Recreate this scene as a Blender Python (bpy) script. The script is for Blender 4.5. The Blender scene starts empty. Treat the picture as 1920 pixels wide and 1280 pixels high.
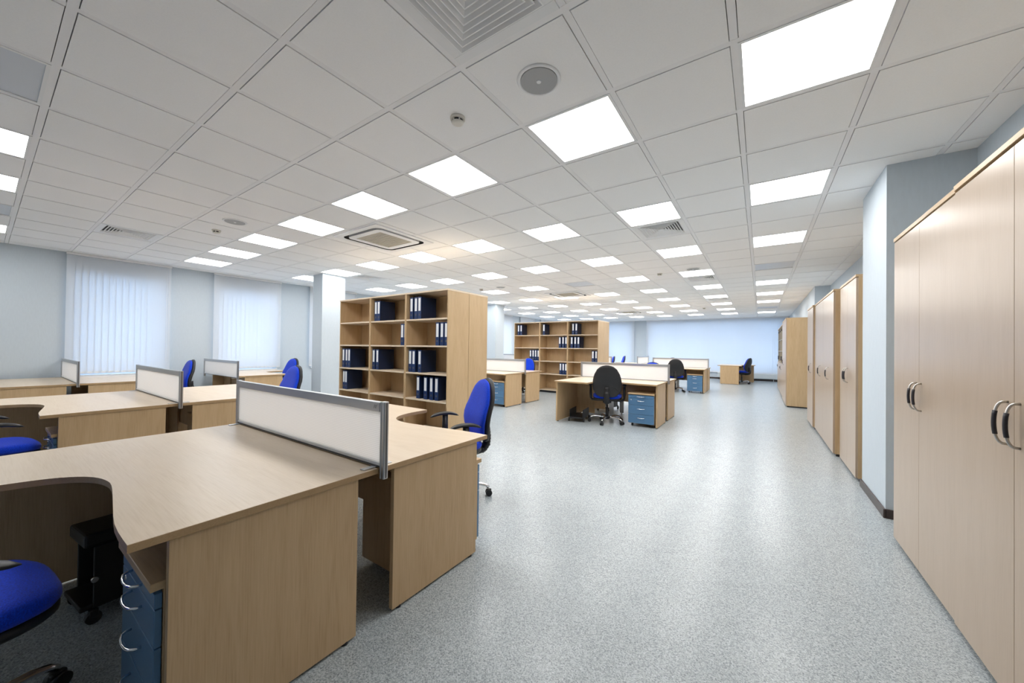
import bpy, bmesh, math, random
from mathutils import Vector, Matrix
random.seed(7)
SC = bpy.context.scene
COL = SC.collection
PI = math.pi

# ---------------------------------------------------------------- camera, world, exposure
YAW, PIT, ROL, F, CY, H = .5988, .0091, .0130, 682.5, 646.0, 1.28
CEIL = H + 1.471
GX, GY = -.112, 1.411
cy_, sy_ = math.cos(YAW), math.sin(YAW)
cp_, sp_ = math.cos(PIT), math.sin(PIT)
fwd = Vector((-sy_*cp_, cy_*cp_, sp_))
r0 = Vector((cy_, sy_, 0))
u0 = r0.cross(fwd)
rgt = r0*math.cos(ROL) + u0*math.sin(ROL)
upv = -r0*math.sin(ROL) + u0*math.cos(ROL)
cam = bpy.data.cameras.new('camera')
camo = bpy.data.objects.new('camera', cam)
COL.objects.link(camo)
m3 = Matrix((rgt, upv, -fwd)).transposed()
camo.matrix_world = Matrix.Translation((0, 0, H)) @ m3.to_4x4()
cam.sensor_width = 36
cam.lens = F/1920*36
cam.shift_y = (CY-640)/1920
cam.clip_start = .02
cam.clip_end = 200
SC.camera = camo

SC.view_settings.view_transform = 'Standard'
SC.view_settings.look = 'None'
SC.view_settings.gamma = 1
SC.view_settings.use_curve_mapping = False
SC.view_settings.exposure = 1.52

PANEL = 5.2       # radiance of the lit ceiling panels
SKY = 1.42         # radiance of the overcast sky
w = bpy.data.worlds.new('overcast_sky')
SC.world = w
w.use_nodes = True
bg = w.node_tree.nodes['Background']
bg.inputs['Color'].default_value = (.62, .76, 1.0, 1)
bg.inputs['Strength'].default_value = SKY

# ---------------------------------------------------------------- materials
def mat(name, col, rough=.5, metal=0., spec=.5, **kw):
    m = bpy.data.materials.new(name)
    m.use_nodes = True
    b = m.node_tree.nodes['Principled BSDF']
    b.inputs['Base Color'].default_value = (*col, 1)
    b.inputs['Roughness'].default_value = rough
    b.inputs['Metallic'].default_value = metal
    b.inputs['Specular IOR Level'].default_value = spec
    for k, v in kw.items():
        b.inputs[k.replace('_', ' ')].default_value = v
    return m

def nd(m, typ, **kw):
    n = m.node_tree.nodes.new(typ)
    for k, v in kw.items():
        setattr(n, k, v)
    return n

def lk(m, a, b): m.node_tree.links.new(a, b)

def ramp(m, fac, stops):
    r = nd(m, 'ShaderNodeValToRGB')
    e = r.color_ramp.elements
    e[0].position, e[0].color = stops[0][0], (*stops[0][1], 1)
    e[1].position, e[1].color = stops[-1][0], (*stops[-1][1], 1)
    for p, c in stops[1:-1]:
        x = e.new(p); x.color = (*c, 1)
    lk(m, fac, r.inputs['Fac'])
    return r.outputs['Color']

def bump(m, h, strength, dist=.002):
    b = nd(m, 'ShaderNodeBump')
    b.inputs['Strength'].default_value = strength
    b.inputs['Distance'].default_value = dist
    lk(m, h, b.inputs['Height'])
    lk(m, b.outputs['Normal'], m.node_tree.nodes['Principled BSDF'].inputs['Normal'])

def wood(name, axis, light=(.60, .43, .25), dark=(.48, .325, .175), rough=.38):
    m = mat(name, light, rough, spec=.4)
    tc = nd(m, 'ShaderNodeTexCoord')
    mp = nd(m, 'ShaderNodeMapping')
    s = [7.0, 7.0, 7.0]; s['xyz'.index(axis)] = .9
    mp.inputs['Scale'].default_value = s
    lk(m, tc.outputs['Object'], mp.inputs['Vector'])
    n1 = nd(m, 'ShaderNodeTexNoise')
    n1.inputs['Scale'].default_value = 1.0
    n1.inputs['Detail'].default_value = 3
    n1.inputs['Distortion'].default_value = .35
    lk(m, mp.outputs['Vector'], n1.inputs['Vector'])
    # rings of the broad grain
    mul = nd(m, 'ShaderNodeMath', operation='MULTIPLY'); mul.inputs[1].default_value = 24
    lk(m, n1.outputs['Fac'], mul.inputs[0])
    sn = nd(m, 'ShaderNodeMath', operation='SINE'); lk(m, mul.outputs[0], sn.inputs[0])
    mp2 = nd(m, 'ShaderNodeMapping')
    s2 = [190.0]*3; s2['xyz'.index(axis)] = 7
    mp2.inputs['Scale'].default_value = s2
    lk(m, tc.outputs['Object'], mp2.inputs['Vector'])
    n2 = nd(m, 'ShaderNodeTexNoise'); n2.inputs['Scale'].default_value = 1; n2.inputs['Detail'].default_value = 2
    lk(m, mp2.outputs['Vector'], n2.inputs['Vector'])
    a = nd(m, 'ShaderNodeMath', operation='MULTIPLY_ADD')
    a.inputs[1].default_value = .10; a.inputs[2].default_value = .0
    lk(m, sn.outputs[0], a.inputs[0])
    b = nd(m, 'ShaderNodeMath', operation='ADD')
    lk(m, a.outputs[0], b.inputs[0]); lk(m, n2.outputs['Fac'], b.inputs[1])
    c = ramp(m, b.outputs[0], [(.12, dark), (.45, tuple((l*.62+d*.38) for l, d in zip(light, dark))), (.8, light)])
    lk(m, c, m.node_tree.nodes['Principled BSDF'].inputs['Base Color'])
    return m

WX, WY, WZ = wood('maple_sheen_grain_along_x', 'x', (.76, .635, .49), (.66, .53, .38), .32), wood('maple_grain_along_y', 'y'), wood('maple_grain_upright', 'z')  # WX: same maple, paled to stand in for reflected window light
WP = wood('maple_panel_grain_along_x', 'x')
WEDGE = wood('maple_edge_band', 'x', (.46, .31, .165), (.38, .25, .125), .45)
WDOOR = wood('maple_door_sheen', 'z', (.475, .375, .285), (.415, .32, .23), .28)  # greyed maple, window and lamp reflections mixed into the door colour

def floor_mat():
    m = mat('speckled_grey_linoleum', (.5, .52, .53), .27, spec=.36)
    tc = nd(m, 'ShaderNodeTexCoord')
    n = nd(m, 'ShaderNodeTexNoise'); n.inputs['Scale'].default_value = 165; n.inputs['Detail'].default_value = 4
    n.inputs['Roughness'].default_value = .75
    lk(m, tc.outputs['Object'], n.inputs['Vector'])
    n2 = nd(m, 'ShaderNodeTexNoise'); n2.inputs['Scale'].default_value = 5; n2.inputs['Detail'].default_value = 4
    lk(m, tc.outputs['Object'], n2.inputs['Vector'])
    vo = nd(m, 'ShaderNodeTexVoronoi'); vo.inputs['Scale'].default_value = 190
    lk(m, tc.outputs['Object'], vo.inputs['Vector'])
    sv = nd(m, 'ShaderNodeSeparateColor'); lk(m, vo.outputs['Color'], sv.inputs['Color'])
    mv = nd(m, 'ShaderNodeMath', operation='MULTIPLY_ADD'); mv.inputs[1].default_value = .15; mv.inputs[2].default_value = -.075
    lk(m, sv.outputs[0], mv.inputs[0])
    a0 = nd(m, 'ShaderNodeMath', operation='MULTIPLY_ADD'); a0.inputs[1].default_value = .55; a0.inputs[2].default_value = .225
    lk(m, n.outputs['Fac'], a0.inputs[0])
    a1 = nd(m, 'ShaderNodeMath', operation='ADD'); lk(m, a0.outputs[0], a1.inputs[0]); lk(m, mv.outputs[0], a1.inputs[1])
    ad = nd(m, 'ShaderNodeMath', operation='MULTIPLY_ADD'); ad.inputs[1].default_value = .03
    lk(m, n2.outputs['Fac'], ad.inputs[0]); lk(m, a1.outputs[0], ad.inputs[2])
    c = ramp(m, ad.outputs[0], [(.36, (.12, .138, .15)), (.47, (.31, .35, .37)), (.57, (.47, .515, .54)), (.70, (.66, .71, .74))])
    lk(m, c, m.node_tree.nodes['Principled BSDF'].inputs['Base Color'])
    bump(m, n2.outputs['Fac'], .025, .004)
    return m
FLOOR = floor_mat()

def wall_mat(name, col):
    m = mat(name, col, .62, spec=.3)
    tc = nd(m, 'ShaderNodeTexCoord')
    mp = nd(m, 'ShaderNodeMapping'); mp.inputs['Scale'].default_value = (60, 60, 14)
    lk(m, tc.outputs['Object'], mp.inputs['Vector'])
    n = nd(m, 'ShaderNodeTexNoise'); n.inputs['Scale'].default_value = 1; n.inputs['Detail'].default_value = 3
    lk(m, mp.outputs['Vector'], n.inputs['Vector'])
    c = ramp(m, n.outputs['Fac'], [(.3, tuple(x*.98 for x in col)), (.7, tuple(min(1, x*1.02) for x in col))])
    lk(m, c, m.node_tree.nodes['Principled BSDF'].inputs['Base Color'])
    bump(m, n.outputs['Fac'], .06, .002)
    return m
WALL = wall_mat('pale_grey_textured_wall', (.56, .63, .69))

def tile_mat():
    m = mat('mineral_ceiling_tile', (.93, .935, .935), .9, spec=.1)
    tc = nd(m, 'ShaderNodeTexCoord')
    n = nd(m, 'ShaderNodeTexNoise'); n.inputs['Scale'].default_value = 120; n.inputs['Detail'].default_value = 3
    lk(m, tc.outputs['Object'], n.inputs['Vector'])
    c = ramp(m, n.outputs['Fac'], [(.3, (.945, .948, .95)), (.6, (.97, .972, .975))])
    lk(m, c, m.node_tree.nodes['Principled BSDF'].inputs['Base Color'])
    return m
TILE = tile_mat()
BAR = mat('white_grid_bar', (.90, .90, .91), .5)
REVEAL = mat('grey_grid_reveal', (.50, .50, .50), .7)
WHITE = mat('white_painted_metal', (.86, .87, .88), .45)
OFFW = mat('warm_white_plastic', (.74, .72, .66), .5)
CREAM = mat('beige_intake_grille', (.56, .53, .46), .6)
DARK = mat('dark_slot', (.03, .03, .03), .7)
VSHADE = mat('vent_inner_shade', (.25, .25, .255), .7)  # dark tone stands in for the shade behind the vent blades
GREYD = mat('grey_unlit_diffuser', (.66, .71, .78), .35)
MESHG = mat('grey_speaker_mesh', (.42, .43, .44), .6)
BASEB = mat('dark_brown_skirting', (.045, .032, .03), .4)
ALU = mat('brushed_aluminium', (.50, .51, .53), .34, metal=.9)
ALUD = mat('dark_aluminium_groove', (.12, .12, .13), .4, metal=.7)
CHROME = mat('polished_chrome', (.78, .78, .80), .12, metal=1)
NICKEL = mat('satin_nickel', (.55, .53, .50), .3, metal=1)
VENTW = mat('white_vent_blade', (.93, .935, .94), .5)
BLACK = mat('black_plastic', (.012, .012, .014), .42)
BLACKS = mat('black_moulded_shell', (.014, .014, .016), .5)
RUB = mat('dark_rubber_grip', (.018, .016, .022), .5)
STEEL = mat('blue_grey_steel', (.085, .20, .36), .35)
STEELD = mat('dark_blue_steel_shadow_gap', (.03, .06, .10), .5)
NAVY = mat('navy_binder_cloth', (.006, .028, .115), .42)
NAVYS = mat('navy_binder_side', (.006, .018, .060), .45)
LABEL = mat('white_paper_label', (.80, .82, .84), .6)
RADM = mat('white_radiator_enamel', (.62, .68, .72), .4)

def fabric():
    m = mat('royal_blue_woven_fabric', (.003, .045, .60), .85, spec=.2)
    b = m.node_tree.nodes['Principled BSDF']
    b.inputs['Sheen Weight'].default_value = .15
    tc = nd(m, 'ShaderNodeTexCoord')
    n = nd(m, 'ShaderNodeTexNoise'); n.inputs['Scale'].default_value = 260; n.inputs['Detail'].default_value = 2
    lk(m, tc.outputs['Object'], n.inputs['Vector'])
    c = ramp(m, n.outputs['Fac'], [(.35, (.002, .030, .44)), (.65, (.004, .060, .74))])
    lk(m, c, b.inputs['Base Color'])
    bump(m, n.outputs['Fac'], .25, .001)
    return m
BLUE = fabric()

def emis(name, col, s):
    m = bpy.data.materials.new(name); m.use_nodes = True
    nt = m.node_tree; nt.nodes.clear()
    e = nt.nodes.new('ShaderNodeEmission'); o = nt.nodes.new('ShaderNodeOutputMaterial')
    e.inputs['Color'].default_value = (*col, 1); e.inputs['Strength'].default_value = s
    nt.links.new(e.outputs[0], o.inputs['Surface'])
    return m
LIT = emis('lit_diffuser', (1, .985, .965), PANEL)

def glass():
    m = bpy.data.materials.new('window_glass'); m.use_nodes = True
    nt = m.node_tree; nt.nodes.clear()
    t = nt.nodes.new('ShaderNodeBsdfTransparent'); g = nt.nodes.new('ShaderNodeBsdfGlossy')
    t.inputs['Color'].default_value = (.92, .96, .98, 1)
    g.inputs['Roughness'].default_value = .02
    x = nt.nodes.new('ShaderNodeMixShader'); x.inputs['Fac'].default_value = .06
    o = nt.nodes.new('ShaderNodeOutputMaterial')
    nt.links.new(t.outputs[0], x.inputs[1]); nt.links.new(g.outputs[0], x.inputs[2]); nt.links.new(x.outputs[0], o.inputs['Surface'])
    return m
GLASS = glass()

def transl(name, col, k, gloss=.06, rib=None):
    m = bpy.data.materials.new(name); m.use_nodes = True
    nt = m.node_tree; nt.nodes.clear()
    d = nt.nodes.new('ShaderNodeBsdfDiffuse'); t = nt.nodes.new('ShaderNodeBsdfTranslucent')
    g = nt.nodes.new('ShaderNodeBsdfGlossy'); g.inputs['Roughness'].default_value = .25
    for n in (d, t): n.inputs['Color'].default_value = (*col, 1)
    x = nt.nodes.new('ShaderNodeMixShader'); x.inputs['Fac'].default_value = k
    y = nt.nodes.new('ShaderNodeMixShader'); y.inputs['Fac'].default_value = gloss
    o = nt.nodes.new('ShaderNodeOutputMaterial')
    L = nt.links.new
    L(d.outputs[0], x.inputs[1]); L(t.outputs[0], x.inputs[2])
    L(x.outputs[0], y.inputs[1]); L(g.outputs[0], y.inputs[2]); L(y.outputs[0], o.inputs['Surface'])
    if rib:
        tc = nt.nodes.new('ShaderNodeTexCoord')
        wv = nt.nodes.new('ShaderNodeTexWave'); wv.bands_direction = rib[0]; wv.inputs['Scale'].default_value = rib[1]
        wv.inputs['Distortion'].default_value = 0
        L(tc.outputs['Object'], wv.inputs['Vector'])
        r = nt.nodes.new('ShaderNodeValToRGB')
        r.color_ramp.elements[0].color = (*[c*.9 for c in col], 1); r.color_ramp.elements[1].color = (*[min(1, c*1.04) for c in col], 1)
        L(wv.outputs['Fac'], r.inputs['Fac'])
        for n in (d, t): L(r.outputs['Color'], n.inputs['Color'])
        b = nt.nodes.new('ShaderNodeBump'); b.inputs['Strength'].default_value = .12; b.inputs['Distance'].default_value = .001
        L(wv.outputs['Fac'], b.inputs['Height'])
        for n in (d, g): L(b.outputs['Normal'], n.inputs['Normal'])
    return m
BLIND = transl('translucent_blind_cloth', (.84, .88, .92), .40, .02)
FROST = transl('frosted_ribbed_polycarbonate', (.98, .98, .98), .68, .05, ('Z', 36))

# ---------------------------------------------------------------- mesh helpers
def box(bm, x0, x1, y0, y1, z0, z1, bev=0, rot=None, mi=0):
    vs = [bm.verts.new((x, y, z)) for x in (x0, x1) for y in (y0, y1) for z in (z0, z1)]
    fs = [(0, 1, 3, 2), (4, 6, 7, 5), (0, 4, 5, 1), (2, 3, 7, 6), (0, 2, 6, 4), (1, 5, 7, 3)]
    nf = [bm.faces.new([vs[i] for i in f]) for f in fs]
    for f in nf: f.material_index = mi
    if rot is not None:
        bmesh.ops.transform(bm, matrix=rot, verts=vs)
    if bev:
        es = list({e for f in nf for e in f.edges})
        bmesh.ops.bevel(bm, geom=es, offset=bev, segments=2, affect='EDGES', profile=.5)
    return vs

def prism(bm, pts, z0, z1, bev=0):
    n = len(pts)
    a = [bm.verts.new((x, y, z0)) for x, y in pts]
    b = [bm.verts.new((x, y, z1)) for x, y in pts]
    area = sum(pts[i][0]*pts[(i+1) % n][1]-pts[(i+1) % n][0]*pts[i][1] for i in range(n))
    if area < 0: a.reverse(); b.reverse()
    top = bm.faces.new(b); bot = bm.faces.new(a[::-1])
    sides = [bm.faces.new([a[i], a[(i+1) % n], b[(i+1) % n], b[i]]) for i in range(n)]
    if bev:
        bmesh.ops.bevel(bm, geom=list(top.edges)+list(bot.edges), offset=bev, segments=2, affect='EDGES', profile=.5)
    return sides

def frame_of(t):
    t = t.normalized()
    a = Vector((0, 0, 1)) if abs(t.z) < .9 else Vector((1, 0, 0))
    x = a.cross(t).normalized(); y = t.cross(x)
    return x, y

def tube(bm, pts, rad, seg=10, sx=1., cap=True, smooth=True):
    P = [Vector(p) for p in pts]
    R = rad if isinstance(rad, (list, tuple)) else [rad]*len(P)
    rings = []; px = None
    for i, p in enumerate(P):
        t = (P[min(i+1, len(P)-1)]-P[max(i-1, 0)])
        x, y = frame_of(t)
        if px is not None:
            x = (px-t.normalized()*px.dot(t.normalized())).normalized(); y = t.normalized().cross(x)
        px = x
        rings.append([bm.verts.new(p+(x*math.cos(2*PI*k/seg)*sx+y*math.sin(2*PI*k/seg))*R[i]) for k in range(seg)])
    for a, b in zip(rings, rings[1:]):
        for k in range(seg):
            f = bm.faces.new([a[k], a[(k+1) % seg], b[(k+1) % seg], b[k]]); f.smooth = smooth
    if cap:
        bm.faces.new(rings[0][::-1]); bm.faces.new(rings[-1])

def cyl(bm, c, r, z0, z1, seg=24, r1=None):
    tube(bm, [(c[0], c[1], z0), (c[0], c[1], z1)], [r, r if r1 is None else r1], seg)

def loft(bm, rings, smooth=True):
    V = [[bm.verts.new(p) for p in r] for r in rings]
    n = len(V[0])
    for a, b in zip(V, V[1:]):
        for k in range(n):
            f = bm.faces.new([a[k], a[(k+1) % n], b[(k+1) % n], b[k]]); f.smooth = smooth
    for r, s in ((V[0][::-1], 0), (V[-1], 0)):
        f = bm.faces.new(r); f.smooth = smooth

def sell(a, b, n, seg):
    out = []
    for k in range(seg):
        t = 2*PI*k/seg
        c, s = math.cos(t), math.sin(t)
        out.append((a*math.copysign(abs(c)**(2/n), c), b*math.copysign(abs(s)**(2/n), s)))
    return out

def obj(name, bm, m, parent=None):
    me = bpy.data.meshes.new(name)
    bmesh.ops.recalc_face_normals(bm, faces=bm.faces)
    bm.to_mesh(me); bm.free()
    for x in (m if isinstance(m, (list, tuple)) else [m]): me.materials.append(x)
    o = bpy.data.objects.new(name, me)
    COL.objects.link(o)
    if parent is not None: o.parent = parent
    return o

def B(): return bmesh.new()

def bx(name, m, parent, *a, bev=.0015):
    bm = B(); box(bm, *a, bev=bev); return obj(name, bm, m, parent)

def thing(name, label, cat, loc=(0, 0, 0), rz=0, group=None):
    o = bpy.data.objects.new(name, None); COL.objects.link(o)
    o.empty_display_size = .1
    o.location = loc; o.rotation_euler = (0, 0, rz)
    o['label'] = label; o['category'] = cat
    if group: o['group'] = group
    return o

def tag(o, label, cat, group=None):
    o['label'] = label; o['category'] = cat
    if group: o['group'] = group
    return o

def struct(name, bm, m, parent=None):
    o = obj(name, bm, m, parent)
    if parent is None: o['kind'] = 'structure'
    return o

def dup(root, loc, rz=0, label=None, group=None):
    r = root.copy(); COL.objects.link(r); r.location = loc; r.rotation_euler = (0, 0, rz)
    if label: r['label'] = label
    if group: r['group'] = group
    for ch in list(root.children):
        c = ch.copy(); COL.objects.link(c); c.parent = r
        for g in list(ch.children):
            d = g.copy(); COL.objects.link(d); d.parent = c
    return r

ORD = ['', 'first', 'second', 'third', 'fourth', 'fifth', 'sixth', 'seventh', 'eighth', 'ninth', 'tenth', 'eleventh']

# ---------------------------------------------------------------- room shell
X0, X1, Y0, Y1 = -9.35, 1.27, -2.6, 19.1
bm = B(); box(bm, X0-.3, X1+.3, Y0-.3, Y1+.3, -.1, 0); struct('floor', bm, FLOOR)

def wall_with_holes(bm, axis, c0, c1, a0, a1, z0, z1, holes):
    """slab between c0..c1 on its thickness axis, running a0..a1, with rectangular openings"""
    def put(p, q, zl, zh):
        if q-p < 1e-4 or zh-zl < 1e-4: return
        if axis == 'x': box(bm, c0, c1, p, q, zl, zh)
        else: box(bm, p, q, c0, c1, zl, zh)
    cur = a0
    for (h0, h1, hz0, hz1) in sorted(holes):
        put(cur, h0, z0, z1); put(h0, h1, z0, hz0); put(h0, h1, hz1, z1); cur = h1
    put(cur, a1, z0, z1)

LW = [(.87+1.93*k, 1.99+1.93*k) for k in range(9)]
SILL, HEAD = .74, 2.42
bm = B(); wall_with_holes(bm, 'x', X0-.3, X0, Y0-.3, Y1+.3, 0, CEIL+.3, [(a, b, SILL, HEAD) for a, b in LW]); struct('wall_left', bm, WALL)
BW = [(-9.05, -5.50), (-4.65, .90)]
BS, BH = .36, 2.58
bm = B(); wall_with_holes(bm, 'y', Y1, Y1+.3, X0, X1+.3, 0, CEIL+.3, [(a, b, BS, BH) for a, b in BW]); struct('wall_back', bm, WALL)
bm = B(); box(bm, X1, X1+.2, Y0-.3, Y1, 0, CEIL+.3); struct('wall_right', bm, WALL)
bm = B(); box(bm, X0, X1, Y0-.2, Y0, 0, CEIL+.3); struct('wall_front', bm, WALL)
bm = B(); box(bm, .81, X1, 3.99, 4.78, 0, CEIL+.1); struct('trim_1', bm, WALL)     # wall pier between the cabinets
bm = B(); box(bm, 1.0, X1, 10.55, Y1, 0, CEIL+.1); struct('trim_2', bm, WALL)      # thicker wall at the far end
bm = B(); box(bm, -7.74, -7.37, 3.93, 4.42, 0, CEIL+.1); struct('trim_3', bm, WALL)
bm = B(); box(bm, -7.74, -7.37, 9.80, 10.29, 0, CEIL+.1); struct('trim_4', bm, WALL)

# skirting
def skirt(name, segs):
    bm = B()
    for s in segs: box(bm, s[0], s[1], s[2], s[3], 0, .07, bev=.004)
    o = struct(name, bm, BASEB)
skirt('baseboard_left', [(X0, X0+.015, Y0, Y1)])
skirt('baseboard_back', [(X0+.015, 1.0, Y1-.015, Y1)])
skirt('baseboard_right', [(X1-.015, X1, Y0, 3.99), (X1-.015, X1, 4.78, 10.55), (.985, 1.0, 10.55, Y1)])
skirt('baseboard_pier', [(.795, .81, 3.975, 4.795), (.81, X1-.016, 3.975, 3.99), (.81, X1-.016, 4.78, 4.795)])
skirt('baseboard_columns', [(-7.755, -7.355, 3.915, 3.93), (-7.37, -7.355, 3.93, 4.42), (-7.755, -7.74, 3.93, 4.42),
                            (-7.755, -7.355, 9.785, 9.80), (-7.37, -7.355, 9.80, 10.29)])

# ceiling of lay-in tiles
LROWS = [1, 4, 7, 10, 13, 16, 19, 22, 25]
LCOLS = [0, -2, -4, -6, -8, -10, -12, -14]
lit, unlit = {}, {}
for rj, j in enumerate(LROWS):
    for ci, i in enumerate(LCOLS):
        lit[(i, j)] = (rj+2, ci+1)
for k in [(0, 10), (-6, 10), (0, 22)]:
    unlit[k] = lit.pop(k)
for i in (-8, -10, -14): lit[(i, -3)] = (1, LCOLS.index(i)+1)
for i in (-6, -12): unlit[(i, -3)] = (1, LCOLS.index(i)+1)
VENTS = [(-2, -1), (-12, -1), (-2, 5), (-12, 5), (-2, 11), (-12, 11), (-2, 17), (-12, 17)]
CASS = [(-4.28, 3.13), (-4.30, 8.95), (-4.28, 14.4)]
CUT = [(x-.455, x+.455, y-.455, y+.455) for x, y in CASS]
def cut_boxes(bm, x0, x1, y0, y1, z0, z1):
    for (a, b, c, d) in CUT:
        if x0 < b and x1 > a and y0 < d and y1 > c:
            if x0 < a: box(bm, x0, a, y0, y1, z0, z1)
            if x1 > b: box(bm, b, x1, y0, y1, z0, z1)
            p, q = max(x0, a), min(x1, b)
            if y0 < c: cut_boxes(bm, p, q, y0, c, z0, z1)
            if y1 > d: cut_boxes(bm, p, q, d, y1, z0, z1)
            return
    box(bm, x0, x1, y0, y1, z0, z1)
bm = B()
tw = .0200; lift = .006
i0, i1 = math.floor((X0-GX)/.6), math.floor((X1-GX)/.6)
j0, j1 = math.floor((Y0-GY)/.6), math.floor((Y1-GY)/.6)
for i in range(i0, i1+1):
    for j in range(j0, j1+1):
        if (i, j) in lit or (i, j) in unlit or (i, j) in VENTS: continue
        x0, x1 = max(GX+.6*i+tw, X0), min(GX+.6*(i+1)-tw, X1)
        y0, y1 = max(GY+.6*j+tw, Y0), min(GY+.6*(j+1)-tw, Y1)
        if x1-x0 < .01 or y1-y0 < .01: continue
        cut_boxes(bm, x0, x1, y0, y1, CEIL, CEIL+.03)
struct('ceiling', bm, TILE)
bm = B()
for i in range(i0, i1+2):
    x = GX+.6*i
    if X0 < x < X1: cut_boxes(bm, x-.0165, x+.0165, Y0, Y1, CEIL+lift-.003, CEIL+lift+.002)
for j in range(j0, j1+2):
    y = GY+.6*j
    if Y0 < y < Y1: cut_boxes(bm, X0, X1, y-.0165, y+.0165, CEIL+lift-.0035, CEIL+lift+.0015)
struct('trim_5', bm, BAR)
bm = B(); box(bm, X0, X1, Y0, Y1, CEIL+.2, CEIL+.3); box(bm, X0, X1, Y0, Y1, CEIL+.045, CEIL+.05)
struct('trim_6', bm, REVEAL)

# ceiling lights
def light_proto(on):
    t = thing('ceiling_light', '', 'ceiling light')
    bm = B()
    for a in ((-.286, .286, -.286, -.270), (-.286, .286, .270, .286), (-.286, -.270, -.270, .270), (.270, .286, -.270, .270)):
        box(bm, *a, 0, .04)
    obj('frame', bm, WHITE, t)
    bm = B(); box(bm, -.270, .270, -.270, .270, .006, .012)
    obj('diffuser', bm, LIT if on else GREYD, t)
    return t
first = {True: None, False: None}
for on, D in ((True, lit), (False, unlit)):
    for (i, j), (rj, ci) in D.items():
        loc = (GX+.6*i+.3, GY+.6*j+.3, CEIL-.001)
        st = 'lit ceiling panel' if on else 'unlit grey ceiling panel'
        rowtxt = 'row above the window side desks' if rj == 1 else '%s row past the big speaker' % ORD[rj-1]
        lab = '%s, %s, %s from the cupboard wall' % (st, rowtxt, ORD[ci])
        if first[on] is None:
            t = light_proto(on); t.location = loc; t['label'] = lab; first[on] = t
        else:
            t = dup(first[on], loc, 0, lab)
        t['group'] = 'lit ceiling panels' if on else 'unlit ceiling panels'

# four-way ceiling vents
def vent_proto():
    t = thing('ceiling_vent', '', 'ceiling vent')
    bm = B()
    for a in ((-.286, .286, -.286, -.235), (-.286, .286, .235, .286), (-.286, -.235, -.235, .235), (.235, .286, -.235, .235)):
        box(bm, *a, 0, .012, bev=.002)
    obj('frame', bm, WHITE, t)
    bm = B()
    # sloping blades in square rings, each with a flat lip at its outer edge
    for k in range(8):
        r1 = .236-.029*k; r0 = max(.004, r1-.024)
        for q in range(4):
            R = Matrix.Rotation(q*PI/2, 4, 'Z')
            sec = [(r1, .001), (r1-.0050, .001), (r0, .021), (r0, .024), (r1-.003, .0045), (r1, .0045)]
            A = [bm.verts.new(R @ Vector((-a, -a, z))) for a, z in sec]
            Bv = [bm.verts.new(R @ Vector((a, -a, z))) for a, z in sec]
            for a in range(6): bm.faces.new([A[a], A[(a+1) % 6], Bv[(a+1) % 6], Bv[a]])
    obj('blades', bm, VENTW, t)
    bm = B(); box(bm, -.24, .24, -.24, .24, .030, .036); obj('duct_back', bm, VSHADE, t)
    return t
vp = None
VL = {(-2, -1): 'large white four-way ceiling vent next to the big round speaker',
      (-12, -1): 'white slatted ceiling vent over the desks by the window wall',
      (-2, 5): 'white slatted ceiling vent touching a lit panel, second row past the big speaker',
      (-12, 5): 'white slatted ceiling vent beside the top of the near grey column',
      (-2, 11): 'white slatted ceiling vent beyond the panel with a round speaker before it',
      (-12, 11): 'faint ceiling vent beside the second column',
      (-2, 17): 'small far ceiling vent in the column of vents along the aisle',
      (-12, 17): 'faint far ceiling vent beyond the second column'}
for k in VENTS:
    loc = (GX+.6*k[0]+.3, GY+.6*k[1]+.3, CEIL-.001)
    if vp is None: vp = vent_proto(); vp.location = loc; t = vp
    else: t = dup(vp, loc, 0)
    t['label'] = VL[k]; t['group'] = 'square ceiling vents'

# cassette air conditioners
def rrect(hx, hy, r, seg=6):
    pts = []
    for cx, cy, a0 in ((hx-r, hy-r, 0), (-hx+r, hy-r, PI/2), (-hx+r, -hy+r, PI), (hx-r, -hy+r, 1.5*PI)):
        for k in range(seg+1):
            a = a0+PI/2*k/seg
            pts.append((cx+r*math.cos(a), cy+r*math.sin(a)))
    return pts
def ringplate(bm, out, inn, z0, z1):
    n = len(out)
    A = [[bm.verts.new((x, y, z)) for x, y in L] for L, z in ((out, z0), (inn, z0), (inn, z1), (out, z1))]
    for a, b in ((0, 1), (1, 2), (2, 3), (3, 0)):
        for k in range(n):
            bm.faces.new([A[a][k], A[a][(k+1) % n], A[b][(k+1) % n], A[b][k]])
def cassette_proto():
    t = thing('air_conditioner', '', 'air conditioner')
    bm = B(); ringplate(bm, rrect(.47, .47, .02), rrect(.40, .40, .10), 0, .035); obj('outer_panel', bm, WHITE, t)
    bm = B(); ringplate(bm, rrect(.401, .401, .10), rrect(.397, .397, .10), .002, .033); sl = obj('slot_shade', bm, DARK, t)  # black sleeve on the outer wall, painting the slot's shade
    bm = B(); prism(bm, rrect(.402, .402, .10), .024, .033); obj('air_slot', bm, DARK, t)
    bm = B(); ringplate(bm, rrect(.350, .350, .085), rrect(.262, .262, .01), -.002, .028)
    obj('inner_panel', bm, WHITE, t)
    bm = B()
    box(bm, -.262, .262, -.262, .262, .004, .02)
    for k in range(13):
        y = -.25+.5*k/12
        box(bm, -.255, .255, y-.006, y+.006, -.001, .006)
    obj('intake_grille', bm, CREAM, t)
    return t
cp = cassette_proto(); cp.location = (CASS[0][0], CASS[0][1], CEIL-.012)
cp['label'] = 'ceiling air conditioner with curved dark slots above the near bookcase'
cp['group'] = 'ceiling cassette air conditioners'
dup(cp, (-4.30, 8.95, CEIL-.012), 0, 'ceiling air conditioner with a thin dark slot before the far bookcase', 'ceiling cassette air conditioners')
dup(cp, (-4.28, 14.4, CEIL-.012), 0, 'small ceiling air conditioner near the back blinds', 'ceiling cassette air conditioners')

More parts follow.
